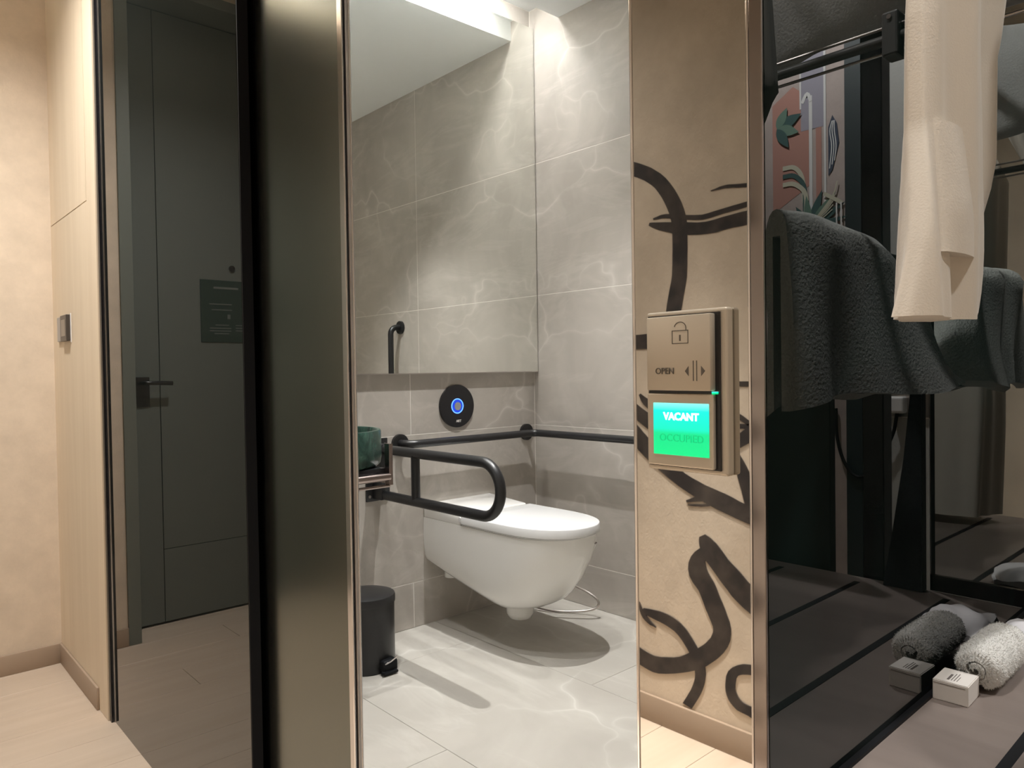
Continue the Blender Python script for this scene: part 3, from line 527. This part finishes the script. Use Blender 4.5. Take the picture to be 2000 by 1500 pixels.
# ---- pedal bin
BXc, BYc, BRr = 1.366, 2.296, .098
bi = thing('pedal_bin', 'small round black pedal bin on the tiled bathroom floor', 'bin', (BXc, BYc, 0))
bm = bmesh.new(); lathe(bm, (BXc, BYc, 0), [(0, 0), (BRr*.97, 0), (BRr, .008), (BRr, .232), (0, .232)], 56); obj('body', bm, BLKM, bi, 40)
bm = bmesh.new(); lathe(bm, (BXc, BYc, .2335), [(0, 0), (BRr+.0035, 0), (BRr+.0035, .022), (BRr+.001, .027), (BRr-.012, .0315), (BRr*.5, .035), (0, .036)], 56); obj('lid', bm, BLKM, bi, 40)
rod('hinge', (BXc+.02, BYc+BRr+.004, .24), (BXc-.02, BYc+BRr+.004, .24), .006, BLKM, bi)
bm = bmesh.new(); bx(bm, (BXc-.008, BYc-BRr-.022, .004), (BXc+.052, BYc-BRr+.02, .048), .01, 3); bx(bm, (BXc-.014, BYc-BRr-.036, .004), (BXc+.044, BYc-BRr-.01, .014), .004, 2); pd = obj('pedal', bm, BLACK, bi, 40)
tube('pedal_wire', curve([(BXc-.012, BYc-BRr-.037, .046), (BXc+.012, BYc-BRr-.036, .050), (BXc+.048, BYc-BRr-.024, .056)]), .0026, CHROME, pd, 8)

hs = tag(tube('bidet_hose', curve([(2.150, 2.498, .24), (2.155, 2.40, .21), (2.21, 2.22, .17), (2.298, 2.115, .118), (2.325, 2.055, .085), (2.32, 2.04, .055), (2.28, 2.08, .035), (2.20, 2.19, .03), (2.155, 2.32, .05), (2.150, 2.498, .10)], 8), .0055, STEEL, None, 10), 'thin grey flexible hose looping out from behind the toilet', 'hose')

# ================================================================== WARDROBE
sm = thing('smoked_side_mirror', 'wide smoked mirror panel lining the wardrobe side', 'mirror', (1.02, YG+.004, 0))
box('glass', (.5895, YG, 0), (1.437, YG+.005, ZC), SMOKE, sm)
box('bottom_seal', (.604, YG-.006, SH), (1.43, YG, SH+.004), BLACK, sm)
bkm = thing('smoked_back_mirror', 'narrow smoked mirror strip at the back of the wardrobe', 'mirror', (1.44, .245, SH))
box('glass', (1.435, .174, SH+.028), (1.441, YG, ZC), CLEARM, bkm)
box('base_strip', (1.430, .174, SH), (1.441, YG-.006, SH+.028), BLKG, bkm)
box('edge_bead', (1.4345, .1725, SH), (1.441, .174, ZC), STEEL, bkm)
bc = thing('wardrobe_bench', 'taupe wardrobe bench with black slots in its top', 'bench', (1.0, -.4, 0))
box('carcass', (.64, -1.15, 0), (1.43, .31, SH-.022), BENCH, bc)
tpb = box('top', (.604, -1.2, SH-.022), (1.43, YG-.001, SH), BENCH, bc, .002)
for y in (.2125, .062, -.088, -.238, -.388): box('slot', (.66, y-.0055, SH-.004), (1.392, y+.0055, SH+.0005), BLACK, tpb)
ps = tag(box('wardrobe_post', (1.44, .054, SH-.3), (1.48, .092, ZC), BLKG, None, .002), 'slim black wardrobe post standing behind the bench', 'post')
rl = thing('hanging_rail', 'black clothes rail across the wardrobe', 'rail', (1.0, .02, 1.78))
rod('bar', (.62, .02, 1.80), (1.437, .02, 1.80), .012, BLKM, rl)
box('end_bracket', (1.425, -.02, 1.77), (1.438, .06, 1.83), BLKM, rl, .003)
box('drop_bracket', (.62, .008, 1.80), (.64, .032, ZC), BLKM, rl, .003)

def cloth_rings(spec, nseg=56, folds=5, amp=.07, ph=0., tw=1.5):
    """closed rings from (z, xc, yc, hx, hy); folds deepen downwards"""
    out = []; n = len(spec)
    for i, (z, xc, yc, hx, hy) in enumerate(spec):
        f = amp*(.35+.65*i/(n-1)); r = []
        for k in range(nseg):
            a = 2*math.pi*k/nseg
            w = 1+f*math.sin(folds*a+ph+tw*i/n)+.5*f*math.sin((2*folds+1)*a+2.1*ph-.7*i/n)
            zz = z(a) if callable(z) else z
            r.append((xc+hx*w*math.copysign(abs(math.cos(a))**.8, math.cos(a)), yc+hy*w*math.copysign(abs(math.sin(a))**.8, math.sin(a)), zz))
        out.append(r)
    return out
def lerp_spec(keys, n):
    out = []
    for i in range(n):
        t = i/(n-1)*(len(keys)-1); k = min(int(t), len(keys)-2); s = t-k; s = s*s*(3-2*s)
        out.append(tuple(a+(b-a)*s for a, b in zip(keys[k], keys[k+1])))
    return out
ra = thing('bathrobe', 'cream bathrobe with wide sleeve hanging at the wardrobe front', 'bathrobe', (.72, .0, .67))
def sleeve(yc, flip=1):
    keys = [(1.64, .735, yc-.07*flip, .070, .024), (1.50, .730, yc-.015*flip, .092, .018), (1.37, .724, yc, .092, .0165), (1.325, .706, yc, .080, .016), (1.235, .702, yc, .084, .0165), (1.145, .672, yc, .078, .018), (1.092, .652, yc, .070, .019)]
    rr = cloth_rings(lerp_spec(keys, 34), 72, 3, .03, .9)
    n = len(rr)
    for i, r in enumerate(rr):
        f = max(0, (i-n+10)/9)
        for k, p in enumerate(r): r[k] = (p[0], p[1]+.0055*math.sin(66*p[0]+2.2*p[2])+.0025*math.sin(150*p[0]-3*p[2]), p[2]+max(0, p[0]-.69)*.35*f-.006*f)
    s = obj('sleeve', loft(rr), ROBE, ra, 60)
    # turned-back inner fold at the cuff and a loose lapel along the far edge
    cr_ = cloth_rings(lerp_spec([(1.24, .668, yc-.004, .040, .012), (1.17, .666, yc-.008, .044, .0145), (1.136, .664, yc-.0085, .045, .015)], 9), 48, 3, .05, .4)
    obj('cuff', loft(cr_), ROBE, s, 60)
sleeve(.212, 1)
bsp = lerp_spec([(1.68, .74, -.10, .05, .07), (1.62, .74, -.10, .07, .17), (1.50, .735, -.10, .085, .215), (1.2, .73, -.10, .085, .205), (.9, .73, -.10, .09, .20), (.668, .73, -.11, .095, .20)], 30)
obj('body', loft(cloth_rings(bsp, 72, 7, .05, .3)), ROBE, ra, 60)
sleeve(-.405, -1)
hg = thing('robe_hanger', 'dark hanger hook holding the cream bathrobe', 'hanger', (.74, .0, 1.68))
tube('hook', curve([(.74, -.10, 1.67), (.74, -.10, 1.72), (.74, -.06, 1.76), (.74, -.01, 1.79), (.74, .01, 1.818), (.74, .03, 1.818), (.74, .04, 1.80)]), .003, STEEL, hg, 8)

# plush robe folded over a short bar, seen in the smoked mirror
vb = tag(rod('valet_bar', (.93, .17, 1.222), (1.436, .17, 1.222), .009, BLKM), 'short black bar carrying the folded grey plush robe', 'rail')
rr = []
for i in range(30):
    t = i/29; x = .895+.465*t; drop = .0 if t < .5 else .20*((t-.5)/.5)**2.2
    top = 1.253-drop*.85+.004*math.sin(9*t); bot = .992+.010*math.sin(6*t)+.03*t; w = (.031+.004*math.sin(17*t))*(.45+.55*min(1, t/.16)**.6)
    r = []
    for k in range(11): r.append((x, .17+w*1.15+.050*max(0, min(1, (x-1.06)/.26))*(1-k/10)**1.2+.006*math.sin(19*t+k*.35), bot+(top-.03-bot)*k/10))
    for k in range(1, 8): a = math.pi*k/8; r.append((x, .17+w*math.cos(a), top-.03+.03*math.sin(a)))
    for k in range(11): r.append((x, .17-w*1.15-.004*math.sin(7*t+k*.9), top-.03+(bot-.01-top+.03)*k/10))
    for k in range(6): r.append((x, .17-.38*w, bot+(top-.035-bot)*k/5))
    for k in range(6): r.append((x, .17+.38*w, top-.035+(bot-top+.035)*k/5))
    rr.append(r)
tag(obj('plush_robe', loft(rr), PLUSH, None, 60), 'dark grey plush robe folded over a short bar, reflected in the smoked mirror', 'bathrobe')
HGR = mat('hanger_grey', (.13,.13,.127), .4)
ch = thing('clip_hanger', 'grey clip hanger with twin wires, reflected at the mirror top', 'hanger', (1.0, .15, 1.45))
for z, x in ((1.482, 1.0), (1.452, 1.006)): rod('wire', (x, -.10, z), (x, .296, z), .0022, STEEL, ch, 8)
rod('bar', (1.0, -.12, 1.466), (1.0, .296, 1.466), .007, HGR, ch, 12)
for y in (.276, -.08):
    cl = box('clip', (.985, y-.010, 1.440), (1.015, y+.010, 1.496), HGR, ch, .003)
    rod('rivet', (.983, y, 1.488), (1.017, y, 1.488), .003, STEEL, cl, 8)
tube('hook', curve([(1.0, .02, 1.47), (1.0, .02, 1.60), (1.0, .0, 1.72), (1.0, .0, 1.79), (1.0, .012, 1.818), (1.0, .03, 1.815)]), .003, STEEL, ch, 8)
rr = []
for i in range(24):
    t = i/23; y = -.12+.42*t; bot = 1.49+.05*max(0, (t-.45)/.55)+.006*math.sin(13*t); top = 1.787-.09*abs(t-.33); w = .040+.010*math.sin(8*t)
    rr.append([(1.075+w*math.cos(2*math.pi*k/20)*(1+.12*math.sin(5*k+4*t)), y, (top+bot)/2+(top-bot)/2*math.sin(2*math.pi*k/20)) for k in range(20)])
tag(obj('grey_wrap', loft(rr), GREYC, None, 60), 'grey cloth hung from the rail behind the clip hanger', 'cloth')
bm = bmesh.new(); prism(bm, [(1.402, y, z) for y, z in ((.170, 1.30), (.158, 1.06), (.140, .88), (.118, .73), (.104, SH+.001), (.170, SH+.001))], (.022, 0, 0))
bk = tag(box('added_dark_panel', (1.445, -1.2, SH-.3), (1.470, -.012, 1.0), mat('added_panel_green', (.016,.028,.024), .5), None, .002), 'low dark green panel added to darken the view behind the wardrobe bench', 'panel')  # invented panel, put in to darken the low part of the mirror view
tag(obj('dark_drape', bm, DARKC), 'dark tapered cloth hanging beside the wardrobe back mirror', 'cloth')

# ---- amenities on the bench
am = thing('amenity_box', 'small white printed carton lying against the smoked mirror', 'carton', (.985, .29, SH))
ux, vx = Vector((.03, -.9995, 0)), Vector((.9995, .03, 0)); A0 = Vector((.966, .3155, SH)); BH = .0245
bm = bmesh.new(); prism(bm, [A0, A0+ux*.038, A0+ux*.038+vx*.046, A0+vx*.046], (0, 0, BH)); bmesh.ops.bevel(bm, geom=bm.edges[:], offset=.0009, segments=2, affect='EDGES'); obj('carton', bm, CARD, am, 35)
T0 = A0+Vector((0, 0, BH+.0001))
for s, l, a in ((.013, .020, .0026), (.0175, .024, .0009), (.0205, .026, .0009), (.0235, .016, .0007)):
    q = T0+ux*s+vx*.008; bm = bmesh.new(); prism(bm, [q, q+ux*a, q+ux*a+vx*l, q+vx*l], (0, 0, .0002)); obj('print_line', bm, PRINT, am)
q = A0-vx*.0003+ux*.001+Vector((0, 0, BH-.004)); bm = bmesh.new(); prism(bm, [q, q+ux*.034, q+ux*.034+Vector((0, 0, .0005)), q+Vector((0, 0, .0005))], vx*.0006); obj('flap_line', bm, PRINT, am)
# rolled towel
tw_a, tw_b = Vector((1.024, .2855, SH+.0285)), Vector((1.158, .2865, SH+.0285)); ax = (tw_b-tw_a); Lt = ax.length; ax.normalize()
su = Vector((0, 0, 1)).cross(ax).normalized(); sv = ax.cross(su)
sec_o, sec_i = [], []
for k in range(90):
    t = k/89; a = 2*math.pi*2.6*t+.55; r = .0036+.0225*t**.72; sec_o.append((a, r+.0036)); sec_i.append((a, r-.0034))
sec = sec_o+sec_i[::-1]; rr = []
for i in range(34):
    t = i/33; e = min(t, 1-t)*Lt; sh = 1.0-(.16*max(0, 1-e/.016)**2); bulge = 1+.03*math.sin(math.pi*t)
    rr.append([tuple(tw_a+ax*(Lt*t-.010*(1-r/.03)*(1 if t < .03 else 0)) + (su*math.cos(a)+sv*math.sin(a)*.95)*((r*bulge*sh)*(1+.02*math.sin(23*t+5*a)+.012*math.sin(61*t-11*a)))) for a, r in sec])
bm = loft(rr, False, False); bm.verts.ensure_lookup_table()
for base in (0, 33*180):
    for k in range(89): bm.faces.new([bm.verts[base+q] for q in (k, k+1, 178-k, 179-k)])
tow = tag(obj('rolled_towel', bm, TOWEL, None, 60), 'white rolled terry towel on the bench behind the carton', 'towel')
bm = bmesh.new(); rnd = random.Random(3)
for q in range(9000):
    t = rnd.random(); k = rnd.randrange(54, 90); a, r = sec_o[k]; a += rnd.uniform(-.1, .1)
    if q < 7600:
        f = (1-.16*max(0, 1-min(t, 1-t)*Lt/.016)**2)*(1+.03*math.sin(math.pi*t))*(1+.02*math.sin(23*t+5*a)+.012*math.sin(61*t-11*a))
        n = su*math.cos(a)+sv*math.sin(a); p = tw_a+ax*Lt*t+(su*math.cos(a)+sv*math.sin(a)*.95)*r*f*.992
    else:
        k = rnd.randrange(90); s = rnd.random(); aa, r = sec_o[k][0], sec_o[k][1]*s+sec_i[k][1]*(1-s); p = tw_a-ax*(.010*(1-r/.03))+(su*math.cos(aa)+sv*math.sin(aa)*.95)*r*.84; n = -ax
    d = (n+Vector((rnd.gauss(0, .6), rnd.gauss(0, .6), rnd.gauss(0, .6)))).normalized()*rnd.uniform(.0016, .0036)
    w = d.cross(Vector((rnd.random()-.5, rnd.random()-.5, rnd.random()-.5))).normalized()*.00035
    if (p+d).z < SH+.0005 or (p+d).y > YG-.0015: continue
    bm.faces.new((bm.verts.new(p-w), bm.verts.new(p+w), bm.verts.new(p+d)))
pile = obj('pile', bm, TOWEL, tow); pile['kind'] = 'stuff'
rr = []
for i in range(16):
    t = i/15; x = 1.195+.125*t; w = .042*(1-.25*abs(2*t-1)**3); h = .002+.012*math.sin(math.pi*min(1, t*.9+.05))**.8
    rr.append([(x+.01*math.sin(k), .272+w*math.cos(2*math.pi*k/24)*(1+.05*math.sin(3*k+9*t)), SH+.001+h*(1+math.sin(2*math.pi*k/24))*(1+.10*math.sin(5*k+13*t))) for k in range(24)])
tag(obj('tissue_pouch', loft(rr), TISSUE, None, 50), 'pale crumpled pouch behind the rolled towel', 'pouch')

# ================================================================== ROOM BEHIND THE WARDROBE (seen in the smoked mirror)
so = thing('wall_socket', 'grey double wall socket with white plug on the pale wall', 'socket', (2.59, -.26, .872))
box('plate', (2.590, -.346, .874), (2.60, -.261, .960), STEEL, so, .003); box('plate', (2.590, -.257, .874), (2.60, -.172, .960), STEEL, so, .003)
pg = tag(box('plug', (2.555, -.327, .890), (2.590, -.272, .945), LIDM, None, .008, 3), 'white plug pushed into the grey wall socket', 'plug')
cb_ = tag(tube('power_cable', curve([(2.575, -.30, .893), (2.578, -.315, .82), (2.58, -.36, .73), (2.58, -.42, .665), (2.58, -.47, .70), (2.58, -.50, .79), (2.58, -.505, .90)]), .006, BLACK, None, 8), 'black cable drooping from the white plug', 'cable')
mu = thing('wall_mural', 'colourful printed wall mural of leaves and white line buildings', 'mural', (2.59, -.95, .2))
MG = paper('mural_ground', (.44,.375,.345), .12)
box('panel', (2.592, -1.45, .2), (2.60, -.472, 2.7), MG, mu)
box('dark_border', (2.588, -.472, 0), (2.60, -.418, ZC-.01), mat('dark_teal_trim', (.018,.03,.033), .5), mu)
MC = {k: mat('mural_'+k, c, .8) for k, c in dict(teal=(.045,.10,.095), leaf=(.13,.22,.17), salmon=(.45,.235,.19), lilac=(.33,.32,.38), white=(.70,.71,.70), navy=(.05,.065,.10), cream=(.55,.54,.42)).items()}
mk = [0]
def shape(pts, c, name='mural_shape'):
    mk[0] += 1; x = 2.5915-.00022*mk[0]
    bm = bmesh.new(); prism(bm, [(x, y, z) for y, z in pts], (.0003, 0, 0)); obj(name, bm, MC[c], mu)
def band(pts, w, c, name='mural_line'):
    C = curve([(0, y, z) for y, z in pts], 4); a, b = [], []
    for i, p in enumerate(C):
        t = (C[min(i+1, len(C)-1)]-C[max(i-1, 0)]).normalized(); n = Vector((0, -t.z, t.y))*w/2; a.append((p.y+n.y, p.z+n.z)); b.append((p.y-n.y, p.z-n.z))
    shape(a+b[::-1], c, name)
def leaf(y, z, ang, l, w, c):
    d = Vector((math.cos(R(ang)), math.sin(R(ang)))); n = Vector((-d.y, d.x))
    P = [Vector((y, z))+d*l*t+n*w*math.sin(math.pi*t**.8) for t in [k/8 for k in range(9)]]+[Vector((y, z))+d*l*t-n*w*math.sin(math.pi*t**.8) for t in [k/8 for k in range(7, 0, -1)]]
    shape([(p.x, p.y) for p in P], c, 'mural_leaf')
shape([(-.74, 1.62), (-.60, 1.70), (-.60, 2.02), (-.66, 2.07), (-.74, 2.02)], 'salmon'); shape([(-.575, 1.62), (-.555, 1.62), (-.555, 1.90), (-.575, 1.90)], 'salmon')
shape([(-.63, 1.90), (-.545, 1.90), (-.545, 2.5), (-.63, 2.5)], 'lilac')
shape([(-.60, 1.52), (-.588, 1.52), (-.588, 2.02), (-.60, 2.02)], 'white'); shape([(-.546, 1.60), (-.538, 1.60), (-.538, 2.5), (-.546, 2.5)], 'white'); shape([(-.634, 1.98), (-.628, 1.98), (-.628, 2.5), (-.634, 2.5)], 'white')
band([(-.625, 2.00), (-.606, 2.03), (-.592, 2.00)], .012, 'white')
shape([(-.53, 1.72), (-.515, 1.74), (-.492, 1.83), (-.500, 1.90), (-.515, 1.93), (-.53, 1.89)], 'navy')
for k in range(3): band([(-.526+.009*k, 1.745+.012*k), (-.518+.008*k, 1.82), (-.524+.008*k, 1.875), (-.516+.004*k, 1.91)], .0032, 'white')
for k in range(3): band([(-.70, 1.78-.03*k), (-.655, 1.775-.03*k), (-.625+.006*k, 1.73-.03*k), (-.618+.002*k, 1.64-.03*k)], .016, 'cream' if k != 1 else 'teal')
for a, l, w, c in ((70, .14, .016, 'teal'), (50, .15, .016, 'leaf'), (30, .15, .014, 'teal'), (95, .12, .014, 'leaf'), (120, .10, .014, 'teal'), (10, .14, .012, 'teal'), (-12, .12, .012, 'leaf'), (-35, .10, .012, 'teal'), (150, .09, .012, 'leaf')): leaf(-.60, 1.545, a, l, w, c)
for a, l, w, c in ((20, .10, .022, 'teal'), (-20, .09, .02, 'leaf'), (60, .08, .018, 'leaf'), (-60, .09, .018, 'teal')): leaf(-.72, 1.93, a, l, w, c)
for k in range(7): band([(-.60, 1.55), (-.55+.006*k, 1.575+.012*k), (-.515+.003*k, 1.60+.016*k)], .0035, 'cream')
band([(-.545, 1.66), (-.50, 1.63), (-.48, 1.615)], .013, 'cream')
for y in (-.502, -.486): shape([(y, 1.35), (y+.005, 1.35), (y+.005, 1.62), (y, 1.62)], 'white')
band([(-.66, 1.49), (-.61, 1.535), (-.572, 1.535), (-.570, 1.46)], .006, 'white'); band([(-.66, 1.455), (-.615, 1.495), (-.59, 1.50), (-.588, 1.42)], .006, 'white')
shape([(-.56, 1.35), (-.51, 1.35), (-.515, 1.50), (-.545, 1.53), (-.57, 1.50)], 'teal')
shape([(-1.2, .4), (-.80, .4), (-.80, 2.3), (-1.0, 2.2), (-1.2, 2.35)], 'leaf')

# ================================================================== LAMPS
def downlight(loc, label, energy, col, ang, blend, rad, aim=None, room='corridor'):
    t = thing('ceiling_downlight', label, 'lamp', loc, 'recessed ceiling downlights')
    bm = bmesh.new(); sweep(bm, arc(loc, .045, 0, 360, 36, (1,0,0), (0,1,0)), .006, 8, False); obj('trim_ring', bm, BLKM, t, 60, 'c')
    rod('lens', (loc[0], loc[1], loc[2]-.001), (loc[0], loc[1], loc[2]+.004), .040, LAMPM, t, 28)
    s = spot('downlight_beam', (loc[0], loc[1], loc[2]-.012), energy, col, ang, blend, rad, aim)
    return t
downlight((.08, 2.22, ZC), 'recessed downlight in the corridor ceiling near the entry door', 122, WARM, 132, 1., .04)
downlight((-.25, 1.2, ZC), 'recessed downlight in the corridor ceiling before the bathroom doorway', 480, WARM, 29, 1., .04)
downlight((.30, -.45, ZC), 'added unseen downlight in front of the wardrobe, brightening robe and bench', 34, WARM, 110, .6, .04)  # added lamp, lifts the robe front and the bench
downlight((.45, .29, ZC), 'added unseen downlight beside the smoked mirror, brightening towel and plush robe', 46, WARM, 90, .9, .04)  # added lamp, set near the glass to reach the towel and plush robe
downlight((2.05, -.75, ZC), 'added unseen downlight brightening the mural room', 100, NEUT, 150, .5, .04)  # added lamp, brightens the pale wall and mural for their reflection
downlight((.92, 1.68, ZB), 'recessed downlight in the bathroom ceiling over the basin', 40, NEUT, 72, 1., .012)
downlight((1.36, 1.68, ZB), 'middle recessed downlight in the bathroom ceiling', 32, NEUT, 72, 1., .012)
downlight((1.79, 1.74, ZB), 'recessed downlight in the bathroom ceiling nearer the toilet', 98, NEUT, 78, 1., .010)
struct(box('added_ledge', (-.56, YE-.075, 2.648), (.50, YE, 2.658), WHITEP))  # added ledge, hides the strip from below and keeps its light upward
tag(box('added_light_strip', (-.5, YE-.05, 2.659), (.46, YE-.025, 2.667), LEDD), 'added warm light strip on the added ledge above the entry door', 'light')  # added glowing strip, fills the ceiling and the top of the end wall
